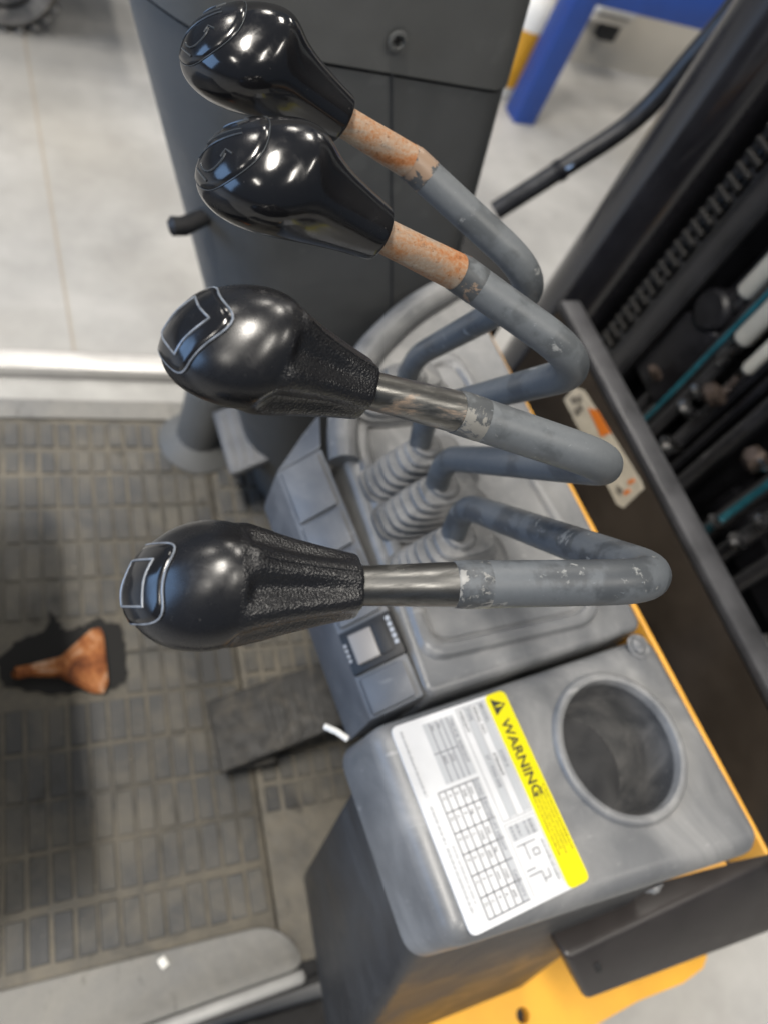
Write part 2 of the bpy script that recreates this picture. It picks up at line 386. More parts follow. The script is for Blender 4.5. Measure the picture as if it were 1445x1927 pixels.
b, _ = lathe([(0.0, .421), (.038, .421), (.038, .455), (0, .455)], 24, (p.x - .04, 2.66, 0)); obj('cap', b, MT['black'], jug, True)
p = at(1142, 45, 1, 2.955)
wb2 = thing('wall_socket', 'small black wall socket with pink tag on the cream wall', 'socket', (p.x, 2.955, p.z - .05))
obj('housing', box(p.x - .045, p.x + .045, 2.91, 2.957, p.z - .05, p.z + .04, .006), MT['black'], wb2, True)
obj('tag', box(p.x + .01, p.x + .075, 2.925, 2.955, p.z + .045, p.z + .10, .004), plain('pink_tag', (0.62, 0.36, 0.36), .5), wb2, True)
p = at(1165, 2, 1, 2.93)
bt = thing('bottle', 'white bottle lying on a bracket at the cream wall near the rack', 'bottle', (p.x, 2.90, p.z - .03))
b = tube([(p.x - .13, 2.90, p.z), (p.x - .125, 2.90, p.z), (p.x + .06, 2.90, p.z), (p.x + .09, 2.90, p.z)], [.02, .045, .045, .02], 20); obj('body', b, MT['white'], bt, True)
b = tube([(p.x + .09, 2.90, p.z), (p.x + .12, 2.90, p.z)], .02, 16); obj('cap', b, MT['rock_grey'], bt, True)
obj('bracket', box(p.x - .12, p.x + .08, 2.88, 2.958, p.z - .075, p.z - .05, .003), MT['cream'], bt, True)
# tyre at the far left; deck above added out of view for its shadow
WX, WY = 0.10, 2.60
ty = thing('shade_trolley', 'dusty tyre at the upper left, deck unseen and added to shade the floor', 'shade_trolley', (WX, WY, 0))
obj('deck', box(-.75, .50, 2.36, 3.5, .34, .40, .01), MT['black'], ty, True)
cz = 0.16; b = bmesh.new(); prof = []
for k in range(48):
    a = 2 * pi * k / 48
    prof.append(a)
rings = []
for a in prof:
    rr = []
    for j in range(14):
        t = j / 13; w = lerp(-.11, .11, t); R_ = .16 - .03 * abs(2 * t - 1) ** 4
        rr.append((R_, w))
    rr = [(0.09, -.10)] + rr + [(0.09, .10)]
    rings.append([(WX + r * cos(a), WY + w, cz + r * sin(a)) for r, w in rr])
rings.append(rings[0]); b, _ = ring_stack(rings, close=False)
bmesh.ops.remove_doubles(b, verts=b.verts[:], dist=1e-5); bmesh.ops.recalc_face_normals(b, faces=b.faces[:]); obj('tyre', b, MT['tyre'], ty, True)
b = tube([(WX, WY - .09, cz), (WX, WY - .07, cz), (WX, WY + .07, cz)], [.085, .095, .095], 32); obj('rim', b, MT['tyre'], ty, True)
for k in range(22):
    a = 2 * pi * k / 22; t = bmesh.new(); box(-.010, .010, -.105, .105, .150, .164, .004, 1, t)
    t.transform(Matrix.Translation((WX, WY, cz)) @ Matrix.Rotation(a, 4, 'Y')); obj('tread_lug', t, MT['tyre'], ty, True)

# ------------------------------------------------------------------ truck floor: pan, mat, pads
MO = Vector((.1, .085, .5)); MA = radians(-4.2)
pan = thing('floor_pan', 'steel floor pan of the truck with pale worn edges around the mat', 'floor pan', (MO.x, MO.y, .38), MA)
obj('pan', hexa([(-.40, -.146, 0), (.46, -.112, 0), (.46, .66, 0), (-.40, .66, 0)], [(-.40, -.146, .112), (.46, -.112, .112), (.46, .66, .112), (-.40, .66, .112)], .004), MT['black'], pan)
obj('step_well', box(-.40, .34, -.60, -.165, -.26, -.20, .004), MT['black'], pan)
obj('well_wall', hexa([(-.40, -.168, -.24), (.20, -.130, -.24), (.20, -.112, -.24), (-.40, -.145, -.24)], [(-.40, -.168, .086), (.20, -.130, .086), (.20, -.112, .086), (-.40, -.145, .086)]), MT['black'], pan)
obj('edge_strip', hexa([(-.38, -.163, .090), (.142, -.128, .090), (.142, -.1135, .090), (-.38, -.1485, .090)], [(-.38, -.163, .1215), (.142, -.128, .1215), (.142, -.1135, .1215), (-.38, -.1485, .1215)], .006, 3), MT['edge_metal'], pan)
obj('sill', box(-.45, .19, .700, .735, .095, .132, .004), MT['sill'], pan)
obj('sill', box(-.45, .19, .655, .698, .070, .115, .004), plain('sill_grey_step', (0.33, 0.325, 0.31), .5, var=.15, scale=20), pan)
obj('sill_edge', box(-.45, .19, .7355, .748, .09, .118, .003), plain('sill_outer_lip', (0.30, 0.26, 0.24), .5), pan)
mat = thing('floor_mat', 'dirty grey rubber floor mat with raised rectangular pads', 'floor mat', tuple(MO), MA)
b = box(-.36, .118, -.112, .652, -.007, 0.0, .002); obj('sheet', b, MT['mat'], mat)
bp_ = plate([(-.36, -.144), (.146, -.111), (.116, -.066), (-.36, -.066)], .0046, [(0, .0046), (-.0014, .0034), (-.0018, .0004)], .03, n=8); obj('border', bp_, MT['mat_border'], mat)
obj('border', box(-.36, .118, .618, .651, .0004, .0042, .0018), MT['mat_border'], mat)
b = box(.1198, .40, -.108, .62, -.008, -.001, .002); obj('toe_sheet', b, MT['mat'], mat)
padm = {}; PJ = random.Random(11)
def pad(cx, cy, sx, sy, par=mat):
    key = (round(sx, 4), round(sy, 4))
    if key not in padm:
        t = bmesh.new(); h = .0026
        for k in range(2): pass
        z0, e = 0.0, .0012
        vs = [t.verts.new(q) for q in ((-sx / 2, -sy / 2, z0), (sx / 2, -sy / 2, z0), (sx / 2, sy / 2, z0), (-sx / 2, sy / 2, z0),
              (-sx / 2 + e, -sy / 2 + e, h), (sx / 2 - e, -sy / 2 + e, h), (sx / 2 - e, sy / 2 - e, h), (-sx / 2 + e, sy / 2 - e, h))]
        for f in ((4, 5, 6, 7), (0, 1, 5, 4), (1, 2, 6, 5), (2, 3, 7, 6), (3, 0, 4, 7)): t.faces.new([vs[i] for i in f])
        me = bpy.data.meshes.new('tread_pad'); t.to_mesh(me); t.free(); me.materials.append(MT['pad']); padm[key] = me
    o = bpy.data.objects.new('tread_pad', padm[key]); COL.objects.link(o); o.parent = par; o.location = (cx + PJ.uniform(-.0005, .0005), cy + PJ.uniform(-.0007, .0007), PJ.uniform(-.0008, 0)); o.rotation_euler = (PJ.uniform(-.02, .02), PJ.uniform(-.02, .02), PJ.uniform(-.012, .012)); return o
def in_hole(x, y): return -.20 < x < -.015 and .222 < y < .315
for i in range(-4, 9):
    for j in range(-2, 12):
        cx = -.0848 + .0220 * i + .011; cy = .0525 * j + .026
        if j == -2: continue
        if j == -1:
            if cx > .108: continue
            pad(cx, cy - .003, .0187, .0455); continue
        if j >= 11:
            if cx < .09: pad(cx, .59, .0172, .040)
            continue
        if in_hole(cx, cy) or (j == 10 and True): continue
        if cx > .108: continue
        pad(cx, cy, .0187, .0482)
for i in range(-4, 8):
    if -.0848 + .022 * i + .011 < .08: pad(-.0848 + .0220 * i + .011, .545, .0172, .034)
for i in range(0, 9):
    for j in range(0, 9):
        cx = .136 + .0215 * i; cy = .065 + .034 * j * 1.0
        if cx > .31: continue
        pad(cx, cy, .0165, .029)
for i in range(0, 6):
    for j in range(0, 4): pad(.137 + .021 * i, .385 + .045 * j, .0165, .038)
# raised bare spot and torn hole with the rusty plate
t = bmesh.new(); poly = [(-.15, .235), (-.10, .222), (-.04, .218), (-.018, .226), (-.014, .262), (-.022, .300), (-.046, .312), (-.060, .302), (-.085, .300), (-.098, .325), (-.104, .300), (-.135, .292), (-.158, .268)]
jr = random.Random(5); jag = []
for (x, y), (x2, y2) in zip(poly, poly[1:] + poly[:1]):
    for k in range(6): jag.append((lerp(x, x2, k / 6) + jr.uniform(-.0025, .0025), lerp(y, y2, k / 6) + jr.uniform(-.0025, .0025)))
bmesh.ops.triangle_fill(t, edges=[t.edges.new(e) for e in (lambda v: list(zip(v, v[1:] + v[:1])))([t.verts.new((x, y, .0030)) for x, y in jag])], use_beauty=True)
obj('torn_hole', t, plain('dark_hole_underlay', (0.006, 0.006, 0.006), .8), mat)
rp = thing('rusty_plate', 'rusty flared steel plate in the torn hole of the floor mat', 'steel plate', (.05, .345, .5), MA)
poly = [(-.062, -.002), (-.048, .003), (-.020, .008), (.014, .038), (.024, .040), (.028, .032), (.030, -.030), (.024, -.042), (.012, -.040), (-.022, -.016), (-.048, -.012), (-.062, -.010)]
t = bmesh.new(); f = t.faces.new([t.verts.new((x, y, .006)) for x, y in poly])
g = bmesh.ops.extrude_face_region(t, geom=[f]); bmesh.ops.translate(t, verts=[v for v in g['geom'] if isinstance(v, bmesh.types.BMVert)], vec=(0, 0, .008))
bmesh.ops.recalc_face_normals(t, faces=t.faces[:]); bmesh.ops.bevel(t, geom=[e for e in t.edges if all(v.co.z > .01 for v in e.verts)], offset=.003, segments=2, affect='EDGES')
obj('plate', t, MT['rust'], rp)
b = tube([(-.070, -.006, .003), (-.066, -.006, .009), (-.052, -.005, .010)], [.004, .0075, .007], 14); obj('neck', b, MT['rust'], rp)
gr = bmesh.new(); gj = random.Random(21)
for k in range(420):
    x, y = gj.uniform(-.16, .28), gj.uniform(-.10, .60); r_ = gj.choice((.0006, .0008, .0011, .0016)) * gj.uniform(.7, 1.2)
    vs = [gr.verts.new((x + r_ * gj.uniform(.5, 1.3) * cos(a), y + r_ * gj.uniform(.5, 1.3) * sin(a), .0022 if gj.random() < .5 else .0005)) for a in (0, 2.1, 4.2)]
    tp = gr.verts.new((x, y, vs[0].co.z + r_ * 1.1))
    for q_ in range(3): gr.faces.new((vs[q_], vs[(q_ + 1) % 3], tp))
gro = obj('floor_grit', gr, plain('pale_grit', (0.30, 0.27, 0.22), .9, var=.5, scale=120), None, smooth=False); gro.location = tuple(MO); gro.rotation_euler = (0, 0, MA)
tag(gro, 'fine pale grit scattered over the rubber floor mat', 'grit', kind='stuff')
ps = at(308, 1811, 2, .5055)
b = box(-.004, .004, -.005, .005, 0, .002, .0006); o = obj('paper_scrap', b, MT['white']); o.location = (ps.x, ps.y, .5045); o.rotation_euler = (0, 0, .4)
tag(o, 'tiny white scrap lying on the smooth mat border', 'scrap')

# accelerator pedal
ac = thing('accelerator_pedal', 'black ribbed accelerator pedal sloping up under the console', 'pedal', (.2, .21, .5))
def quadslab(q, th, bev=.003):
    q = [Vector(v) for v in q]; n = (q[1] - q[0]).cross(q[2] - q[1]).normalized()
    if n.z < 0: q = q[::-1]; n = -n
    return hexa([v - n * th for v in q], q, bev)
q = [Vector((.177, .256, .55)), Vector((.176, .172, .55)), Vector((.375, .19, .61)), Vector((.375, .268, .61))]
obj('pad', quadslab(q, .012), MT['pedal'], ac, True)
nn = (q[3] - q[0]).cross(q[1] - q[0]).normalized(); nn = nn if nn.z > 0 else -nn
for k in range(9):
    s = .30 + k * .07
    a = [q[0].lerp(q[3], s).lerp(q[1].lerp(q[2], s), .06), q[0].lerp(q[3], s).lerp(q[1].lerp(q[2], s), .94), q[0].lerp(q[3], s + .04).lerp(q[1].lerp(q[2], s + .04), .94), q[0].lerp(q[3], s + .04).lerp(q[1].lerp(q[2], s + .04), .06)]
    obj('rib', quadslab([v + nn * .0015 for v in a], .003, .0006), MT['pedal'], ac, True)
a = at(415, 1458, 2, .53); c = at(520, 1435, 2, .54); d = at(515, 1415, 2, .542); e = at(440, 1430, 2, .536)
obj('lower_lip', quadslab([a, c, d, e], .010, .002), MT['pedal'], ac, True)
obj('stem', tube([(.30, .215, .57), (.33, .215, .50)], .008), MT['black'], ac, True)
# brake pedal
bp = thing('brake_pedal', 'grey ribbed brake pedal below the steering column', 'pedal', (.285, .57, .5))
q = [Vector((.245, .620, .62)), Vector((.25, .522, .615)), Vector((.325, .530, .65)), Vector((.33, .628, .655))]
obj('pad', quadslab(q, .014, .004), MT['panel'], bp, True)
for k in range(6):
    s = .08 + k * .155
    a = [q[0].lerp(q[3], s).lerp(q[1].lerp(q[2], s), .08), q[0].lerp(q[3], s).lerp(q[1].lerp(q[2], s), .92), q[0].lerp(q[3], s + .07).lerp(q[1].lerp(q[2], s + .07), .92), q[0].lerp(q[3], s + .07).lerp(q[1].lerp(q[2], s + .07), .08)]
    obj('rib', quadslab([v + Vector((-.0006, 0, .002)) for v in a], .004, .0008), MT['panel'], bp, True)
obj('arm', tube(fillet([(.31, .60, .63), (.36, .62, .60), (.40, .62, .505)], .03), .010), MT['black'], bp, True)
b, _ = lathe([(.0, .13), (.026, .13), (.031, .12), (.033, .02), (.045, .010), (.056, .0), (.056, -.006)], 32, (.25, .655, .503)); obj('base_boot', b, MT['column'], bp, True)
# ------------------------------------------------------------------ steering column
sc = thing('steering_column', 'dark grey plastic steering column cover leaning back towards the operator', 'column', (.30, .60, .5))
def colx(z, e): return (lerp(.168, .083, (z - .95) / .25), lerp(.420, .368, (z - .98) / .23))[e]
def colring(z, y0=.50, y1=.70, grow=0.0, n=5, r=.03):
    xl, xr = colx(z, 0) - grow, colx(z, 1) + grow
    yy0 = y0 - grow
    pts = [(xl, yy0 + .055), (xl + .048, yy0), (xr - .016, yy0), (xr, yy0 + .022), (xr, y1), (xl, y1)]
    return [Vector((v.x, v.y, z)) for v in roundpoly(pts, r, n)]
b, _ = ring_stack([colring(z) for z in (.50, .7, .85, .95, 1.05, 1.12, 1.158, 1.163)], cap1=True, cap0=True); obj('lower_cover', b, MT['column'], sc, True)
b, _ = ring_stack([colring(z, grow=g) for z, g in ((1.1645, -.002), (1.1665, .0015), (1.25, .002), (1.40, .002), (1.42, -.006))], cap0=True, cap1=True)
hi = obj('upper_cover', b, MT['column_hi'], sc, True)
p = at(748, 77, 1, .496); t, _ = lathe([(.0070, 0), (.0070, .0012), (.0046, .0016), (.0042, -.0004), (0, -.0004)], 28)
t.transform(Matrix.Translation(p) @ Matrix.Rotation(radians(90), 4, 'X')); obj('screw', t, MT['column_hi'], sc, True)
for s in (0, 1):
    t = box(-.0029, .0029, -.0007, .0007, -.0003, .0005); t.transform(Matrix.Translation(p) @ Matrix.Rotation(radians(90), 4, 'X') @ Matrix.Rotation(pi / 2 * s + .4, 4, 'Z')); obj('screw_slot', t, MT['black'], sc, True)
# rear inset panel, rubbed edge, little stalk
t = hexa([(colx(.80, 0) + .045, .4965, .80), (colx(.80, 0) + .0475, .4965, .80), (colx(.80, 0) + .0475, .506, .80), (colx(.80, 0) + .045, .506, .80)],
         [(colx(1.155, 0) + .045, .4965, 1.155), (colx(1.155, 0) + .0475, .4965, 1.155), (colx(1.155, 0) + .0475, .506, 1.155), (colx(1.155, 0) + .045, .506, 1.155)])
t.free()
a0 = at(737, 140, 1, .4985); a1 = at(737, 600, 1, .4985)
t = tube([a0, a1], .0007, 6); obj('seam', t, MT['dark_and_shaded'], sc, True)
p = at(337, 425, 1, .525)
obj('stalk', tube([p + Vector((.05, .03, 0)), p + Vector((.004, .0, .0)), p + Vector((-.006, -.002, .001)), p + Vector((-.009, -.002, .0))], [.006, .008, .008, .004], 14), MT['black'], sc, True)
a = at(925, 470, 1, .62)
obj('bracket', box(.43, .56, .56, .70, .70, .905, .006), MT['black'], sc, True)

# ------------------------------------------------------------------ console (dash) in its own frame
DO = Vector((.23, .03, 1.0)); DA = radians(4.7)
DM = Matrix.Translation(DO) @ Matrix.Rotation(DA, 4, 'Z')
dash = thing('lever_console', 'grey plastic lever console with cup holder and warning label', 'console', tuple(DO), DA)
BP = [(-.047, -.062), (.186, -.092), (.1960, -.084), (.1960, .066), (-.045, .066)]
lv = bevel_levels(0, .013, .062, .002)
obj('side_box', plate(BP, 0, lv, .014, (.119, .001, .0480)), MT['console'], dash)
b, _ = lathe([(.0438, .0005), (.0432, -.006), (.0400, -.060), (.035, -.066), (0.0001, -.066)], 64, (.119, .001, 0))
for f in b.faces: f.normal_flip()
cup = obj('cup_holder', b, dusty('cup_plastic', (0.060, 0.062, 0.066), (0.21, 0.205, 0.20), .5, .34, 34), dash)
b, _ = lathe([(.0515, -.001), (.0510, .0022), (.0492, .0040), (.0470, .0044), (.0450, .0036), (.0438, .0008), (.0434, -.004)], 64, (.119, .001, 0))
for f in b.faces: f.normal_flip()
obj('cup_rim', b, MT['console'], cup)
t = bmesh.new(); ro, ri = [], []
for k in range(25):
    a = radians(120 + 8 * k); w = .016 * sin(pi * k / 24) * (1 + .25 * sin(k * 1.7)); ro.append(t.verts.new((.119 + .0338 * cos(a), .001 + .0338 * sin(a), -.0652))); ri.append(t.verts.new((.119 + (.0335 - w) * cos(a), .001 + (.0335 - w) * sin(a), -.0652)))
for k in range(24): t.faces.new((ro[k], ro[k + 1], ri[k + 1], ri[k]))
obj('dried_spill', t, plain('dried_brown_spill', (0.20, 0.145, 0.09), .7, var=.3, scale=60), cup)
# console deck behind the seam
DP = [(.000, .0715), (.1945, .0715), (.200, .20), (.208, .43), (.125, .392), (.056, .338), (.014, .268)]
obj('deck', plate(DP, -.003, bevel_levels(-.003, .006, .05, 0.0), .010), MT['console'], dash)
rim = fillet([(.012, .255, -.004), (.020, .29, .002), (.060, .345, .004), (.125, .392, .004), (.206, .430, .002)], .03, 6)
obj('far_rim', tube(rim, .0115, 16), MT['console'], dash)
PP = [(.0135, .098), (.150, .090), (.170, .115), (.166, .20), (.150, .345), (.060, .318), (.030, .27)]
loop = roundpoly(PP, .018, 6)
t = bmesh.new(); n = len(loop); prof = [(-.006, -.0032), (-.0035, .0008), (0, .0018), (.0035, .0008), (.006, -.0032)]
rr = []
for ins, z in prof: rr.append([(v.x, v.y, z) for v in roundpoly(offpoly(PP, ins), .018, 6)])
t, _ = ring_stack(rr); bmesh.ops.recalc_face_normals(t, faces=t.faces[:])
obj('plate_rim', t, MT['console'], dash)
obj('lever_plate', plate(offpoly(PP, .0085), -.0012, [(0.0, -.0012), (-.0012, -.0024), (-.0014, -.005)], .012), MT['console'], dash)
# body under the deck and fairing under the side box
obj('body', box(.135, .188, .073, .40, -.46, -.054, .01), MT['dark_and_shaded'], dash)
t = hexa([(-.008, -.170, -.50), (.19, -.190, -.50), (.19, .022, -.50), (.026, .022, -.50)],
         [(-.044, -.060, -.061), (.186, -.086, -.061), (.186, .052, -.061), (-.040, .050, -.061)], .010)
obj('side_fairing', t, MT['dark_and_shaded'], dash)  # dark colour stands for the shade on the operator's side
# sloping switch strip
def strip(y0, y1, x_out=-.030, z_out=-.031, dz=0.0, bev=.0015, sh=0.0, th=.012):
    return hexa([(x_out + sh, y0, z_out + dz - th), (-.0005, y0, -.0045 + dz - th), (-.0005, y1, -.0045 + dz - th), (x_out + sh, y1, z_out + dz - th)],
                [(x_out + sh, y0, z_out + dz), (-.0005, y0, -.0045 + dz), (-.0005, y1, -.0045 + dz), (x_out + sh, y1, z_out + dz)], bev, 2)
obj('switch_strip', strip(.074, .270, th=.05), MT['panel'], dash)
for y0, y1 in ((.222, .267), (.190, .218), (.138, .186), (.076, .101)):
    t = strip(y0, y1, x_out=-.0275, z_out=-.0285, dz=.0030, th=.004, bev=.0012)
    for v in t.verts: v.co.x -= .0012 + (.004 if v.co.x > -.01 else 0); v.co.z -= (.003 if v.co.x > -.01 else 0)
    obj('blank_plate', t, MT['panel'], dash)
tri = hexa([(-.030, .2705, -.08), (-.0005, .2705, -.06), (-.0005, .300, -.06), (-.004, .294, -.08)], [(-.030, .2705, -.031), (-.0005, .2705, -.0045), (.010, .302, -.0045), (-.002, .296, -.025)], .002)
obj('strip_end', tri, MT['panel'], dash)
# rocker switch
sl = atan2(.0265, .0295); SW = Matrix.Translation((-.0155, .1195, -.0165)) @ Matrix.Rotation(-sl, 4, 'Y')
sw = None
t = bmesh.new(); box(-.0195, .0195, -.0155, .0155, -.004, .0022, .0012, 2, t); t.transform(SW); sw = obj('rocker_switch', t, MT['black'], dash)
t = hexa([(-.0125, -.0105, .0023), (.004, -.0105, .0023), (.004, .0105, .0023), (-.0125, .0105, .0023)], [(-.0125, -.0105, .0062), (.004, -.0105, .0038), (.004, .0105, .0038), (-.0125, .0105, .0062)], .0008); t.transform(SW); obj('rocker', t, MT['rock_grey'], sw)
t = hexa([(.0042, -.0105, .0023), (.0135, -.0105, .0023), (.0135, .0105, .0023), (.0042, .0105, .0023)], [(.0042, -.0105, .0036), (.0135, -.0105, .0028), (.0135, .0105, .0028), (.0042, .0105, .0036)], .0004); t.transform(SW); obj('rocker', t, MT['black'], sw)
for k in range(5):
    t = box(.0155, .0182, .009 - k * .0042, .0118 - k * .0042, .0022, .0027); t.transform(SW); obj('switch_mark', t, MT['label_grey'], sw)
for k in range(4):
    t = box(-.0185, -.0165, .0045 - k * .0036, .0068 - k * .0036, .0022, .0027); t.transform(SW); obj('switch_mark', t, MT['print_light'], sw)
# yellow frame edge that shows in front of the plastic
obj('yellow_edge', hexa([(.1995, -.098, -.05), (.2022, -.098, -.05), (.2125, .44, -.05), (.2095, .44, -.05)], [(.1980, -.098, -.011), (.2022, -.098, -.011), (.2125, .44, -.011), (.2075, .44, -.011)], .0010), MT['yellow_edge'], dash)
obj('yellow_edge', hexa([(.15, -.0905, -.075), (.2050, -.1000, -.066), (.204, -.080, -.066), (.15, -.075, -.075)], [(.15, -.0905, -.069), (.2050, -.1000, -.058), (.204, -.080, -.058), (.15, -.075, -.069)], .001), MT['yellow_edge'], dash)
def screw(x, y, z, par, rot=None, r=.0105):
    t, _ = lathe([(r, 0), (r, .0008), (r * .86, .0014), (r * .66, .0006), (r * .62, .0022), (r * .3, .0036), (0.0001, .0038)], 28)
    for f in t.faces: f.normal_flip()
    if rot: t.transform(rot)
    t.transform(Matrix.Translation((x, y, z))); obj('screw', t, MT['console'], par)
screw(.176, .071 - .012, 0.0003, dash, r=.0095)
screw(.112, -.0850, -.026, dash, Matrix.Rotation(radians(86), 4, 'X'), r=.0065)
# white cable tie end poking out at the corner
a = DM.inverted() @ at(655, 1391, 2, .975); c = DM.inverted() @ at(612, 1367, 2, .970)
obj('cable_tie_end', tube([a, a.lerp(c, .5) + Vector((0, 0, .002)), c], .0021, 10), MT['white'], dash)
# ---- warning label
LB = plate([(-.0335, -.0600), (.0525, -.0610), (.0525, .0605), (-.0335, .0605)], .0009, [(0, .0009), (-.0002, .0006), (-.0002, -.0002)], .005)
lab = obj('warning_label', LB, MT['label_white'], dash)
lab['label'] = 'white and yellow warning plate with printed tables'
t = plate([(.0362, -.0610), (.0525, -.0610), (.0525, .0605), (.0362, .0605)], .0011, [(0, .0011), (-.0001, .0008)], .0045); obj('warning_band', t, MT['label_yellow'], lab)
def lx(u, v): return (v, -u)       # label reading frame: u along the text (towards -Y), v upwards (towards +X)
def lab_rect(name, u0, u1, v0, v1, z, m):
    t = bmesh.new(); t.faces.new([t.verts.new((*lx(u, v), z)) for u, v in ((u0, v0), (u1, v0), (u1, v1), (u0, v1))])
    return obj(name, t, m, lab, smooth=False)
def lab_lines(name, segs, w, z, m):
    t = bmesh.new()
    for u0, v0, u1, v1 in segs:
        du, dv = (w / 2, 0) if abs(u1 - u0) < abs(v1 - v0) else (0, w / 2)
        a = [(u0 - du, v0 - dv), (u1 + du, v0 - dv), (u1 + du, v1 + dv), (u0 - du, v1 + dv)]
        t.faces.new([t.verts.new((*lx(min(max(u, -.06), .06), v), z)) for u, v in a])
    return obj(name, t, m, lab, smooth=False)
def lab_text(s, u, v, size, m, z=.00125, sx=1.0):
    me = text_mesh(s, size, sx)
    for q in me.vertices: a = lx(u + q.co.x, v + q.co.y); q.co = Vector((a[0], a[1], z))
    return obj('lettering', me, m, lab, smooth=False)
lab_text('WARNING', -.0425, .0402, .0098, MT['label_black'], .0014, 1.05)
t = bmesh.new(); t.faces.new([t.verts.new((*lx(u, v), .0013)) for u, v in ((-.0575, .0395), (-.0462, .0395), (-.05185, .0492))]); obj('hazard_triangle', t, MT['label_black'], lab, smooth=False)
t = bmesh.new(); t.faces.new([t.verts.new((*lx(u, v), .0014)) for u, v in ((-.0524, .0425), (-.0513, .0425), (-.0511, .0465), (-.0526, .0465))]); t.faces.new([t.verts.new((*lx(u, v), .0014)) for u, v in ((-.0524, .0408), (-.0513, .0408), (-.0513, .0418), (-.0524, .0418))]); obj('hazard_mark', t, MT['label_yellow'], lab, smooth=False)
rnd = random.Random(3)
def scribble(u0, u1, v, h):       # a run of print too small to read
    segs = []; u = u0
    while u < u1:
        w = rnd.uniform(.0012, .0034); w = min(w, u1 - u)
        x = u
        while x < u + w:
            segs.append((x, v, x, v + h * rnd.uniform(.6, 1))); x += .00062
        u += w + .0008
    return segs
sg = []
for k in range(5): sg += scribble(.002 + (.001 * k), .043 - .003 * (k % 2), .0495 - k * .0026, .0014)
lab_lines('lettering', sg, .00046, .00135, MT['label_olive'])
rows = [('MODEL', 'D20S-5', .0300), ('SERIAL NO.', '47B04469', .0246), ('TYPE', 'ST / F500-008', .0192), ('WEIGHT', '', .0138)]
for a, c, v in rows:
    lab_rect('field', -.0575, .012, v - .0006, v + .0042, .00115, MT['label_grey']) if a in ('MODEL', 'TYPE') else None
    lab_text(a, -.0570, v + .0004, .0038, MT['print'])
    if c: lab_text(c, -.026, v + .0004, .0036, MT['print'])
lab_lines('table_line', [(-.058, v - .0008, .013, v - .0008) for v in (.0300, .0246, .0192, .0138)] + [(-.058, .0350, .013, .0350), (.013, .013, .013, .035), (-.058, .013, -.058, .035)], .0006, .0012, MT['print_light'])
# weight block
lab_rect('field', -.056, -.0185, -.0130, .0095, .00115, MT['label_grey'])
lab_text('TRUCK WEIGHT', -.054, .0055, .0038, MT['print'])
lab_lines('table_line', [(-.056, v, -.0185, v) for v in (.0045, .0005, -.0035, -.0085)] + [(-.037, -.013, -.037, .0045)], .0007, .0012, MT['print'])
lab_text('kg', -.054, -.0030, .0032, MT['print']); lab_text('lbs', -.054, -.0080, .0032, MT['print']); lab_text('350', -.0345, -.003, .0034, MT['print']); lab_text('860', -.0345, -.0080, .0034, MT['print'])
# load table
lab_rect('field', -.0155, .056, .0050, .0095, .00115, MT['label_grey'])
lab_text('LOAD CENTER', -.0145, .0058, .0034, MT['print']); lab_text('LIFT HEIGHT', .0095, .0058, .0032, MT['print']); lab_text('CAPACITY', .0385, .0058, .0032, MT['print'])
vs_ = [.0045, -.0005, -.0055, -.0105, -.0155, -.0200]
us_ = [-.0155, -.0035, .0085, .0205, .0325, .0445, .056]
lab_lines('table_line', [(-.0155, v, .056, v) for v in vs_] + [(u, -.020, u, .0095) for u in us_], .0008, .0012, MT['print'])
for i, u in enumerate(us_[:-1]):
    for j, v in enumerate(vs_[1:]):
        s = ['mm', 'A', '500', 'kg', '1500', '600'][(i + 2 * j) % 6] if j < 2 else ['C', 'D', '0', 'P'][(i + j) % 4]
        lab_text(s, u + .003, v + .0011, .0030, MT['print'])
lab_lines('lettering', scribble(-.056, -.016, -.0290, .0022) + scribble(-.010, .012, -.0285, .0024) + scribble(.014, .05, -.0285, .0022) + scribble(.014, .046, -.0245, .0018), .0004, .0012, MT['print_light'])
# pictogram block on the right
lab_lines('table_line', [(.0150, .0125, .0150, .0350), (.0150, .0125, .0560, .0125), (.0150, .0350, .0560, .0350)], .00045, .0012, MT['print_light'])
lab_rect('field', .0165, .0255, .0140, .0335, .00115, MT['label_grey'])
lab_lines('lettering', scribble(.017, .025, .029, .0025) + scribble(.017, .025, .0255, .0018) + scribble(.017, .024, .0195, .0022) + scribble(.017, .025, .0155, .0022) + scribble(.030, .053, .0320, .0018), .0004, .00128, MT['print'])
lab_lines('pictogram', [(.0285, .0145, .0285, .0285), (.0285, .0200, .0375, .0200), (.0330, .0240, .0365, .0240), (.0330, .0280, .0365, .0280), (.0330, .0240, .0330, .0280), (.0365, .0240, .0365, .0280), (.0425, .0145, .0425, .0210), (.0455, .0145, .0455, .0240), (.0455, .0240, .0520, .0240), (.0455, .0285, .0500, .0285), (.0500, .0240, .0500, .0285)], .0007, .0013, MT['print'])
# ------------------------------------------------------------------ control levers
PROF = [(0, 9.8), (.8, 10.6), (6, 11.4), (14, 12.7), (22, 14.3), (29, 16.0), (35, 17.8), (39.5, 19.3), (43.5, 20.5), (47.5, 21.3), (51.5, 21.6), (55.5, 21.3), (59, 20.5), (62.3, 19.2), (65.2, 17.5), (67.8, 15.4), (70.1, 12.9), (72.2, 9.8), (73.7, 6.6), (74.6, 3.2), (74.9, 0.02)]
PK = [(a * .001, r * .001) for a, r in PROF]; KL = .0749
def smooth(a, b, x):
    if a > b: return 1 - smooth(b, a, x)
    t = min(1, max(0, (x - a) / (b - a))); return t * t * (3 - 2 * t)
def dome_t(rho):
    """axial position on the front of the knob for a distance rho from the axis"""
    for (a, r), (a2, r2) in zip(PK[10:-1], PK[11:]):
        if r >= rho >= r2: return lerp(a, a2, (r - rho) / max(r - r2, 1e-9))
    return KL if rho < .0002 else PK[10][0]
SHEAR = .46
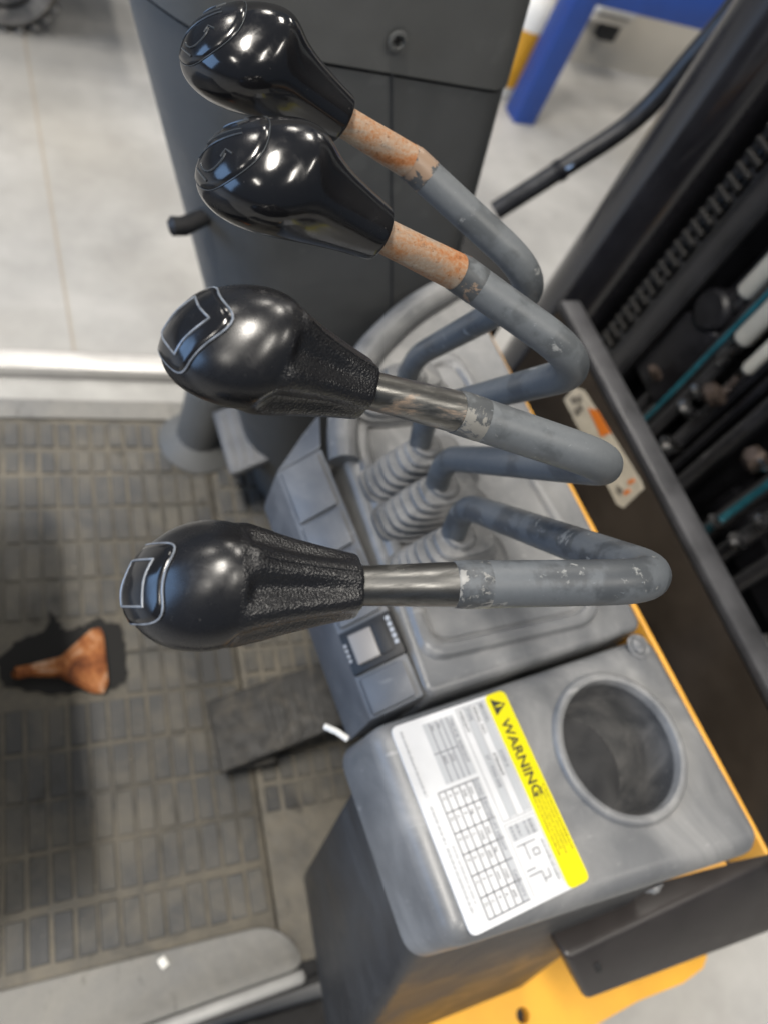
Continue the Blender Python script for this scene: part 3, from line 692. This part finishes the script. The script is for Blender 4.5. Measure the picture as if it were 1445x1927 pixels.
def knob_pt(F, a, r, th, L, flut):
    base, ax, e1, e2 = F
    fl = flut * (smooth(.0460, .0395, a) if flut > .15 else .7 * smooth(.047, .028, a)) * (1 - .55 * smooth(.02, .0, a))
    rr = r * (1 + fl * .30 - fl * (0.5 + 0.5 * cos(6 * th)) ** 1.3)
    sq = 1 + .035 * cos(4 * th) * smooth(.03, .05, a)
    rr *= sq
    sh = SHEAR * smooth(.020, .068, a) * rr * sin(th)
    k = L / KL
    return base + ax * ((a - sh) * k) + (e1 * cos(th) + e2 * sin(th)) * rr
def dome_pt(F, u, v, L, lift=0.0):
    rho = sqrt(u * u + v * v); th = atan2(v, u); a = dome_t(rho / (1 + .035 * cos(4 * th)))
    base, ax, e1, e2 = F; k = L / KL
    sh = SHEAR * smooth(.020, .068, a) * v
    n = (ax * 1.0 + (e1 * cos(th) + e2 * sin(th)) * min(1.5, (rho / .016) ** 2) + e2 * SHEAR).normalized()
    return base + ax * ((a - sh) * k) + e1 * u + e2 * v + n * lift
def knob(par, base, tip, kind, clock, symbol):
    ax = (tip - base); L = ax.length * 1.0; ax = ax.normalized()
    e2 = Vector((0, 0, 1)); e2 = (e2 - ax * e2.dot(ax)).normalized(); e1 = e2.cross(ax)
    F = (base, ax, e1, e2)
    seg = 96; rings = []
    # denser rings
    prof = []
    for (a, r), (a2, r2) in zip(PK[:-1], PK[1:]):
        for s in (0, .25, .5, .75): prof.append((lerp(a, a2, s), lerp(r, r2, s)))
    prof.append(PK[-1])
    # smooth the profile
    for _ in range(3): prof = [prof[0], prof[1]] + [((p[0] + q[0] * 2 + s[0]) / 4, (p[1] + q[1] * 2 + s[1]) / 4) for p, q, s in zip(prof[1:-2], prof[2:-1], prof[3:])] + [prof[-1]]
    flut = .20 if kind == 'grain' else .07
    if kind == 'grain': prof = [(a, r * lerp(1.0, .955, smooth(.03, .045, a))) for a, r in prof]
    for a, r in prof: rings.append([knob_pt(F, a, r, 2 * pi * k / seg + .26, L, flut) for k in range(seg)])
    b, vr = ring_stack(rings, cap0=True)
    bmesh.ops.recalc_face_normals(b, faces=b.faces[:])
    if kind == 'grain':
        for f in b.faces:
            m = f.calc_center_median(); f.material_index = 1 if (m - base).dot(ax) / L * KL < .0425 else 0
    me = bpy.data.meshes.new('knob'); b.to_mesh(me); b.free()
    me.materials.append(MT['knob'] if kind != 'grain' else MT['knob_satin']); me.materials.append(MT['knob_grain'])
    me.shade_smooth(); me['sm'] = 1
    ko = obj('knob', me, None, par, True, smooth=False)
    def rot(u, v): c, s = cos(clock), sin(clock); return (u * c - v * s, u * s + v * c)
    # cap: patch lying on the dome
    n = 64; outline = []
    for k in range(n):
        t = 2 * pi * k / n
        if kind == 'grain':
            p_ = 4.5; R_ = .0122 / ((abs(cos(t)) ** p_ + abs(sin(t)) ** p_) ** (1 / p_))
        else: R_ = .0150
        outline.append(rot(R_ * cos(t), R_ * sin(t)))
    cb = bmesh.new(); loops = []
    for s in (1.0, .97, .85, .7, .55, .4, .25, .12):
        lift = -.0003 if s == 1.0 else .00045
        loops.append([cb.verts.new(dome_pt(F, u * s, v * s, L, lift)) for u, v in outline])
    for a, c in zip(loops[:-1], loops[1:]):
        for k in range(n): cb.faces.new((a[k], a[(k + 1) % n], c[(k + 1) % n], c[k]))
    cb.faces.new(loops[-1]); bmesh.ops.recalc_face_normals(cb, faces=cb.faces[:])
    cm = bpy.data.meshes.new('cap'); cb.to_mesh(cm); cb.free(); cm.materials.append(MT['cap']); cm.shade_smooth(); cm['sm'] = 1
    obj('cap', cm, None, ko, True, smooth=False)
    def stroke(name, pts, w, m, closed=False, lift=.0005):
        q = [rot(*p) for p in pts]
        if closed: q = q + [q[0]]
        out = []
        for (a, b_) in zip(q[:-1], q[1:]):
            nn = max(2, int(sqrt((a[0] - b_[0]) ** 2 + (a[1] - b_[1]) ** 2) / .0008))
            out += [(lerp(a[0], b_[0], i / nn), lerp(a[1], b_[1], i / nn)) for i in range(nn)]
        out.append(q[-1])
        obj(name, tube([dome_pt(F, u, v, L, lift) for u, v in out], w, 6), m, ko, True)
    if kind == 'grain': obj('mould_seam', tube([knob_pt(F, a, r, pi / 2, L, flut) for a, r in prof if .0015 < a < .0385], .00035, 6), MT['knob_grain'], ko, True)
    oo = []
    for k in range(n):
        t = 2 * pi * k / n
        if kind == 'grain': R_ = .0122 / ((abs(cos(t)) ** 4.5 + abs(sin(t)) ** 4.5) ** (1 / 4.5))
        else: R_ = .0150
        oo.append((R_ * 1.0 * cos(t), R_ * 1.0 * sin(t)))
    stroke('cap_ring', oo, .00036 if kind == 'grain' else .00024, MT['engrave'] if kind == 'grain' else MT['engrave_dark'], True, .0001)
    for st in symbol: stroke('symbol', st[0], st[1], MT['engrave'] if kind == 'grain' else MT['engrave_dark'], st[2])
    return ko
SQ = [([(-.0070, -.0070), (.0070, -.0070), (.0070, .0070), (-.0070, .0070)], .00040, True)]
def arc(cx, cy, r, a0, a1, n=10): return [(cx + r * cos(radians(lerp(a0, a1, k / n))), cy + r * sin(radians(lerp(a0, a1, k / n)))) for k in range(n + 1)]
LIFT = [(arc(.004, -.001, .0058, 70, -80), .0004, False), ([(.0065, .0065), (.0045, .0045), (.0068, .0028)], .0004, False),
        ([(-.0115, -.0065), (-.0035, -.0065), (-.0035, .0075)], .00042, False), ([(-.0012, .0085), (.0008, -.0095)], .00036, False),
        ([(-.0098, -.003), (-.0098, .006), (-.0116, .0036)], .0004, False), ([(-.0098, .006), (-.0080, .0036)], .0004, False), ([(.005, -.0095), (.0115, -.005)], .0004, False)]
# picture point + distance of: stub foot, first bend, far bend, step of the bare end, knob neck, knob tip
LV = [
 ('rusty', (775, 712, .585), (779, 672, .545), (1026, 538, .372), (775, 307, .345), (642, 226, .322), (376, 44, .286),
  'worn grey lever with rusty shank, farthest of the row by the column'),
 ('rusty', (802, 868, .560), (803, 772, .515), (1116, 694, .338), (865, 515, .318), (712, 440, .292), (409, 270, .256),
  'grey lever with rusty shank and round cap, second from the column'),
 ('grain', (833, 932, .542), (836, 862, .505), (1180, 882, .308), (865, 777, .285), (684, 733, .264), (337, 608, .230),
  'grey lever with grained knob and dull steel shank, second from the warning label'),
 ('grain', (862, 1028, .524), (872, 950, .485), (1275, 1094, .283), (866, 1100, .264), (670, 1103, .257), (245, 1098, .234),
  'stained grey lever with grained knob and bare steel shank, nearest the warning label'),
]
RODM = [MT['rod_clean'], MT['rod_clean'], MT['rod_clean'], MT['rod_worn']]
BARE = [MT['bare_rust'], MT['bare_rust'], MT['bare_dull'], MT['bare_steel']]
EDGE = [m_rod('chipped_paint_edge', (0.100, 0.109, 0.117), (0.30, 0.20, 0.13), .13)] * 2 + [m_rod('chipped_paint_edge_dull', (0.100, 0.109, 0.117), (0.25, 0.24, 0.215), .12), m_rod('chipped_paint_edge_pale', (0.086, 0.095, 0.105), (0.27, 0.265, 0.25), .13)]
BX = []
for i, (kind, p0, p1, p2, ps, p3, p4, label) in enumerate(LV):
    q0, q1, q2, qs, q3, q4 = [atd(*p) for p in (p0, p1, p2, ps, p3, p4)]
    ax = (q4 - q3).normalized()
    lev = thing('control_lever', label, 'lever', (q0.x, q0.y, 1.0), 0, 'control levers in a row on the console')
    foot = q0 - Vector((0, 0, .03))
    path = fillet([foot, q1, q2, qs], [.024, .030], 12)
    r0 = (.0078, .0080, .0082, .0083)[i]
    ro = obj('rod', tube(path, r0, 28), RODM[i], lev, True)
    # the bare shank tapers towards the knob
    inn = q3 + ax * .004
    d = (inn - qs).normalized(); steps = [qs - d * .0008, qs + d * .0006] + [qs.lerp(inn, s) for s in (.3, .6, 1.0)]
    obj('bare_shank', tube(steps, [r0 * 1.0, r0 * .955, r0 * .91, r0 * .85, r0 * .80], 28), BARE[i], lev, True)
    dp = (qs - q2).normalized()
    obj('worn_paint_edge', tube([qs - dp * .0095, qs - dp * .0090, qs - dp * .001, qs + d * .0022, qs + d * .0026], [r0 * 1.0, r0 * 1.012, r0 * 1.014, r0 * .985, r0 * .94], 28, caps=False), EDGE[i], lev, True)
    knob(lev, q3, q4, kind, (-.2, -.3, .42, -.42)[i], LIFT if kind != 'grain' else SQ)
    # rubber boot: pleated, long in the direction the lever moves
    lc = DM.inverted() @ q0; BX.append(lc)
    prof = [(.050, .0195, .0), (.050, .0195, .003)]
    z = .003; sx, sy = .0475, .0180
    for k in range(5):
        prof += [(sx - .0025, sy - .0018, z + .0006), (sx - .0005, sy, z + .0025), (sx - .0012, sy - .0004, z + .0042), (sx - .0068, sy - .0032, z + .0062)]
        z += .0068; sx -= .0050; sy -= .0010
    prof += [(sx, sy, z + .001), (sx - .001, sy - .001, z + .0030), (sx - .006, sy - .004, z + .0040), (.0125, .0115, z + .0042), (.0108, .0108, z + .0075), (.0095, .0095, z + .0082), (.0080, .0080, z + .0078), (.003, .003, z + .0060)]
    rings = []
    for hx, hy, zz in prof:
        p_ = 3.4; rg = []
        wz = 1.0 - .0015 + zz; off = ((q1 - q0) * ((wz - q0.z) / (q1.z - q0.z))) if hx < .0127 else Vector((0, 0, 0)); off = Vector((off.x, off.y, 0))
        for k in range(40):
            a = 2 * pi * k / 40; R_ = 1 / ((abs(cos(a)) ** p_ + abs(sin(a)) ** p_) ** (1 / p_)) if hx > .013 else 1
            rg.append(DM @ Vector((lc.x + hx * R_ * cos(a) + .006 * (1 - smooth(0, .03, zz)), lc.y + hy * R_ * sin(a), -.0015 + zz)) + off)
        rings.append(rg)
    t, _ = ring_stack(rings); bmesh.ops.recalc_face_normals(t, faces=t.faces[:]); obj('boot', t, MT['boot'], lev, True)
    if i == 2:
        pd = q3 - ax * -.004 + Vector((0, .0105, .002))
        t = bmesh.new()
        for k in range(7):
            bb = bmesh.new(); s = rnd.uniform(.0008, .0016); box(-s, s, -s, s, -s, s, s * .3, 1, bb); bb.transform(Matrix.Translation(pd + Vector((rnd.uniform(-.004, .004), rnd.uniform(-.001, .001), rnd.uniform(-.001, .001)))) @ Matrix.Rotation(rnd.uniform(0, 3), 4, 'X')); join(t, bb)
        obj('dirt_crumb', t, MT['decal_grey'], lev, True)

# ------------------------------------------------------------------ front cowl plate
cw = thing('front_cowl_plate', 'dark steel cowl plate between the console and the mast', 'plate', (.57, .1, .3))
obj('plate', box(.562, .585, -.085, .505, .30, .936, .003), MT['cowl'], cw, True)
obj('top_edge', box(.5605, .588, -.087, .507, .9365, .948, .003), MT['cowl_lit_edge'], cw, True)  # lighter copy of the cowl steel, painting its top as lit
obj('lower_sheet', hexa([(.43, -.06, .52), (.56, -.06, .50), (.56, .60, .50), (.45, .60, .52)], [(.43, -.06, .53), (.5615, -.06, .51), (.5615, .60, .51), (.45, .60, .53)]), MT['cowl'], cw, True)
def on_cowl(px, py): v = at(px, py, 0, .5606); return v
def cowl_patch(name, pts, m, off=0.0, par=None):
    t = bmesh.new(); vs = []
    for p in pts:
        v = at(p[0], p[1], 0, .5612 - off); vs.append(t.verts.new(v))
    t.faces.new(vs); g = bmesh.ops.extrude_face_region(t, geom=t.faces[:]); bmesh.ops.translate(t, verts=[v for v in g['geom'] if isinstance(v, bmesh.types.BMVert)], vec=(.0006, 0, 0))
    bmesh.ops.recalc_face_normals(t, faces=t.faces[:]); return obj(name, t, m, par or cw, True)
dc = cowl_patch('decal', [(1060, 752), (1080, 728), (1098, 735), (1205, 905), (1210, 920), (1172, 956), (1160, 950)], MT['decal'])
cowl_patch('decal_print', [(1105, 768), (1122, 772), (1148, 815), (1130, 822)], MT['orange'], .0008, dc)
for k, (x, y) in enumerate(((1072, 750), (1084, 765), (1082, 748), (1078, 772))):
    cowl_patch('decal_print', [(x, y), (x + 8, y - 5), (x + 14, y + 6), (x + 6, y + 11)], MT['decal_grey'], .0008, dc)
for x, y in ((1180, 905), (1172, 925)):
    cowl_patch('decal_print', [(x, y), (x + 11, y - 5), (x + 13, y + 1), (x + 2, y + 8)], MT['orange'], .0008, dc)
cowl_patch('decal_print', [(1160, 912), (1172, 922), (1166, 934), (1158, 924)], MT['decal_grey'], .0008, dc)
# ------------------------------------------------------------------ mast
ms = thing('mast', 'black greasy forklift mast with rails, chain and lift hoses', 'mast', (.86, .3, .05))
b, _ = lathe([(0.001, .0), (.058, 0), (.058, 2.2), (0.001, 2.2)], 48, (.80, .688, .08)); obj('lift_cylinder', b, MT['blackgloss'], ms, True)
b, _ = lathe([(.060, .0), (.066, .004), (.066, .05), (.060, .054)], 48, (.80, .688, .52)); obj('cylinder_collar', b, MT['mast'], ms, True)
obj('back_plate', box(1.02, 1.05, -.13, .87, .05, 2.3, .004), MT['mast'], ms, True)
obj('outer_rail', box(.79, .99, .535, .560, .05, 2.3, .004), MT['mast'], ms, True)
obj('rail_flange', box(.780, .790, .530, .562, .05, 2.3, .003), plain('rail_lit_edge_steel', (0.03, 0.03, 0.033), .38, .4, var=.3, scale=20), ms, True)  # lighter steel puts the light on the rail's edge into its colour
obj('inner_rail', box(.83, 1.0, .505, .528, .05, 2.3, .004), MT['mast'], ms, True)
for y in (.402, .383, .352):
    obj('mast_rail', box(.80, .90, y - .006, y + .006, .05, 2.3, .004), MT['mast'], ms, True)
obj('outer_rail', box(.79, .99, -.13, -.105, .05, 2.3, .004), MT['mast'], ms, True)
obj('crossmember', box(.84, .93, -.10, .53, .50, .62, .006), MT['mast'], ms, True)
obj('crossmember', box(.90, .98, -.10, .53, .70, .76, .006), MT['mast'], ms, True)
q = at(1335, 590, 0, .80)
obj('roller_bracket', hexa([(.79, .462, .80), (.86, .462, .80), (.86, .535, .80), (.79, .535, .80)], [(.79, .470, .935), (.86, .470, .93), (.86, .530, .915), (.79, .530, .915)], .008), MT['mast'], ms, True)
b = tube([(.785, .50, .945), (.79, .50, .945), (.84, .50, .945)], [.022, .026, .026], 24); obj('roller', b, MT['mast'], ms, True)
ch = None
for k in range(64):
    z = .46 + k * .0165
    t = bmesh.new(); box(.792, .800, .598 if k % 2 else .5915, .6015 if k % 2 else .6045, z - .011, z + .011, .003, 2, t)
    if k % 2 == 0: box(.792, .800, .5835, .5865, z - .011, z + .011, .003, 2, t)
    o = obj('chain_link', t, MT['silver'] if False else plain('oily_chain', (0.022, 0.021, 0.020), .5, .5, var=.3, scale=90) if k == 0 else CHM, ms, True)
    if k == 0: CHM = o.data.materials[0]
    obj('chain_pin', tube([(.789, .580, z), (.789, .607, z)], .0042, 10), CHM, ms, True)
# hoses with teal stripes, fittings, and rods painted cream for bright light in the mast
def vhose(y, z0, z1, r, m, name='hose', x=.80, seg=16): return obj(name, tube([(x, y, z0), (x, y, z1)], r, seg), m, ms, True)
h1 = vhose(.4655, .30, 2.2, .011, MT['hose'], x=.806); vhose(.4625, .62, 2.2, .0034, MT['teal'], 'hose_stripe', .7965)
h2 = vhose(.286, .30, 2.2, .012, MT['hose'], x=.808); vhose(.284, .60, 2.2, .0050, MT['teal'], 'hose_stripe', .7985)
for y, z, r in ((.487, .985, .0125), (.4455, .950, .0125), (.412, .935, .0085)):
    obj('bright_rod', tube([(.80, y, z), (.80, y, z + .004), (.80, y, 2.2)], [r * .8, r, r], 20), MT['rod_white'], ms, True)
    obj('fitting', tube([(.80, y, z - .040), (.80, y, z - .036), (.80, y, z - .002)], [r * .55, r * .8, r * .8], 6), MT['silver'], ms, True)
    obj('hose', tube([(.805, y, .3), (.805, y, z - .04)], r * .75, 16), MT['hose'], ms, True)
for (px, py), r, m in (((1250, 840), .010, 'silver'), ((1283, 772), .0085, 'silver'), ((1333, 745), .012, 'copper'), ((1412, 868), .014, 'copper'), ((1378, 1022), .009, 'silver'), ((1424, 985), .007, 'silver'), ((1338, 985), .006, 'silver'), ((1226, 705), .007, 'copper'), ((1440, 1215), .010, 'silver'), ((1428, 880), .004, 'silver'), ((1305, 742), .006, 'silver')):
    q = at(px, py, 0, .775)
    o = obj('fitting', tube([q + Vector((.03, 0, -.006)), q + Vector((.012, 0, -.004)), q + Vector((0, .004, .006)), q + Vector((-.006, .005, .009))], [r * .8, r, r, r * .6], 6), MT[m], ms, True)
for (px, py) in ((1340, 1130), (1300, 1080), (1400, 1090), (1350, 850), (1420, 1000)):
    q = at(px, py, 0, .80); vhose(q.y, .30, 2.2, .010, MT['hose'])
# fork carriage bars low in front
obj('carriage_bar', box(.93, .97, -.10, .53, .80, .90, .006), MT['mast'], ms, True)
# ------------------------------------------------------------------ free hose at the left of the mast
hs = thing('hydraulic_hose', 'thick black hose curving up beside the mast over the concrete', 'hose', (.70, .85, .78))
P_ = [at(930, 398, 1, .85), at(1040, 328, 1, .85), at(1190, 228, 1, .85), at(1300, 110, 1, .85), at(1395, -10, 1, .85), at(1450, -150, 1, .85)]
def crom(P, n=10):
    out = []; P = [P[0] * 2 - P[1]] + P + [P[-1] * 2 - P[-2]]
    for i in range(1, len(P) - 2):
        for k in range(n):
            t = k / n; a, b_, c, d = P[i - 1:i + 3]
            out.append(.5 * ((2 * b_) + (c - a) * t + (2 * a - 5 * b_ + 4 * c - d) * t * t + (3 * b_ - a - 3 * c + d) * t ** 3))
    out.append(P[-2]); return out
pp = crom(P_); obj('hose', tube(pp, .0145, 20), MT['hose'], hs, True)
c = at(1052, 321, 1, .85); d = (P_[2] - P_[1]).normalized()
obj('clamp', tube([c - d * .006, c - d * .005, c + d * .005, c + d * .006], [.0148, .0162, .0162, .0148], 20), MT['mast'], hs, True)
obj('clamp_screw', tube([c + Vector((0, -.012, .012)), c + Vector((.004, -.016, .022))], .003, 8), MT['silver'], hs, True)
# ------------------------------------------------------------------ yellow chassis and guard leg
cf = thing('chassis_fender', 'yellow painted chassis fender plate under the black guard leg', 'fender', (.45, -.13, 0.3))
pl = [at(1330, 1800, 2, .60), at(1322, 1822, 2, .60), at(1285, 1850, 2, .60), at(1200, 1884, 2, .60), at(1080, 1952, 2, .60)]
FP = [(.64, -.02)] ; 
fy = [Vector((.262, -.05)), Vector((.262, -.26))] + [Vector((v.x, v.y)) for v in pl[::-1]] + [Vector((.64, -.05))]
hq = at(983, 1911, 2, .60)
t = bmesh.new(); top = [t.verts.new((v.x, v.y, .60)) for v in fy]; bot = [t.verts.new((v.x, v.y, .588)) for v in fy]; m = len(fy)
for k in range(m): t.faces.new((top[(k + 1) % m], top[k], bot[k], bot[(k + 1) % m]))
ed = [t.edges.get((top[k], top[(k + 1) % m])) for k in range(m)]
hv = [t.verts.new((hq.x + .0075 * cos(2 * pi * k / 24), hq.y + .0075 * sin(2 * pi * k / 24), .60)) for k in range(24)]
hb = [t.verts.new((v.co.x, v.co.y, .588)) for v in hv]
for k in range(24): t.faces.new((hv[k], hv[(k + 1) % 24], hb[(k + 1) % 24], hb[k]))
ed += [t.edges.get((hv[k], hv[(k + 1) % 24])) for k in range(24)]
bmesh.ops.triangle_fill(t, edges=ed, use_beauty=True); bmesh.ops.recalc_face_normals(t, faces=t.faces[:]); obj('plate', t, MT['yellow'], cf, True)
obj('hole_backing', box(hq.x - .02, hq.x + .02, hq.y - .02, hq.y + .02, .560, .5875, .002), MT['black'], cf, True)
obj('skirt', box(.30, .62, -.045, -.03, .25, .587, .003), MT['yellow'], cf, True)
gl = thing('guard_leg', 'glossy black overhead guard leg crossing above the yellow fender', 'guard leg', (.45, -.09, .8))
a = at(1062, 1806, 2, .850); b_ = at(1102, 1886, 2, .790); c = at(1475, 1748, 2, .800); d = at(1475, 1606, 2, .868)
t = quadslab([a, b_, c, d], .03, .006); obj('leg', t, plain('guard_leg_satin', (0.030, 0.026, 0.025), .40, var=.25, scale=14), gl, True)
q = a.lerp(d, .10).lerp(b_.lerp(c, .10), .38); nq = (b_ - a).cross(d - a).normalized(); nq = nq if nq.z > 0 else -nq
obj('leg_slot', tube([q + nq * .0003 + (b_ - a).normalized() * .006, q + nq * .0003 - (b_ - a).normalized() * .006], .0028, 10), MT['black'], gl, True)
# seat base out of view, sized so its shadow falls on the mat
sh = thing('unseen_seat_hood', 'unseen black seat base shaped to shade the rear of the mat', 'seat base', (-.30, .3, .5))
obj('hood', box(-.62, -.055, .085, .55, .505, .84, .02), MT['dark_and_shaded'], sh, True)
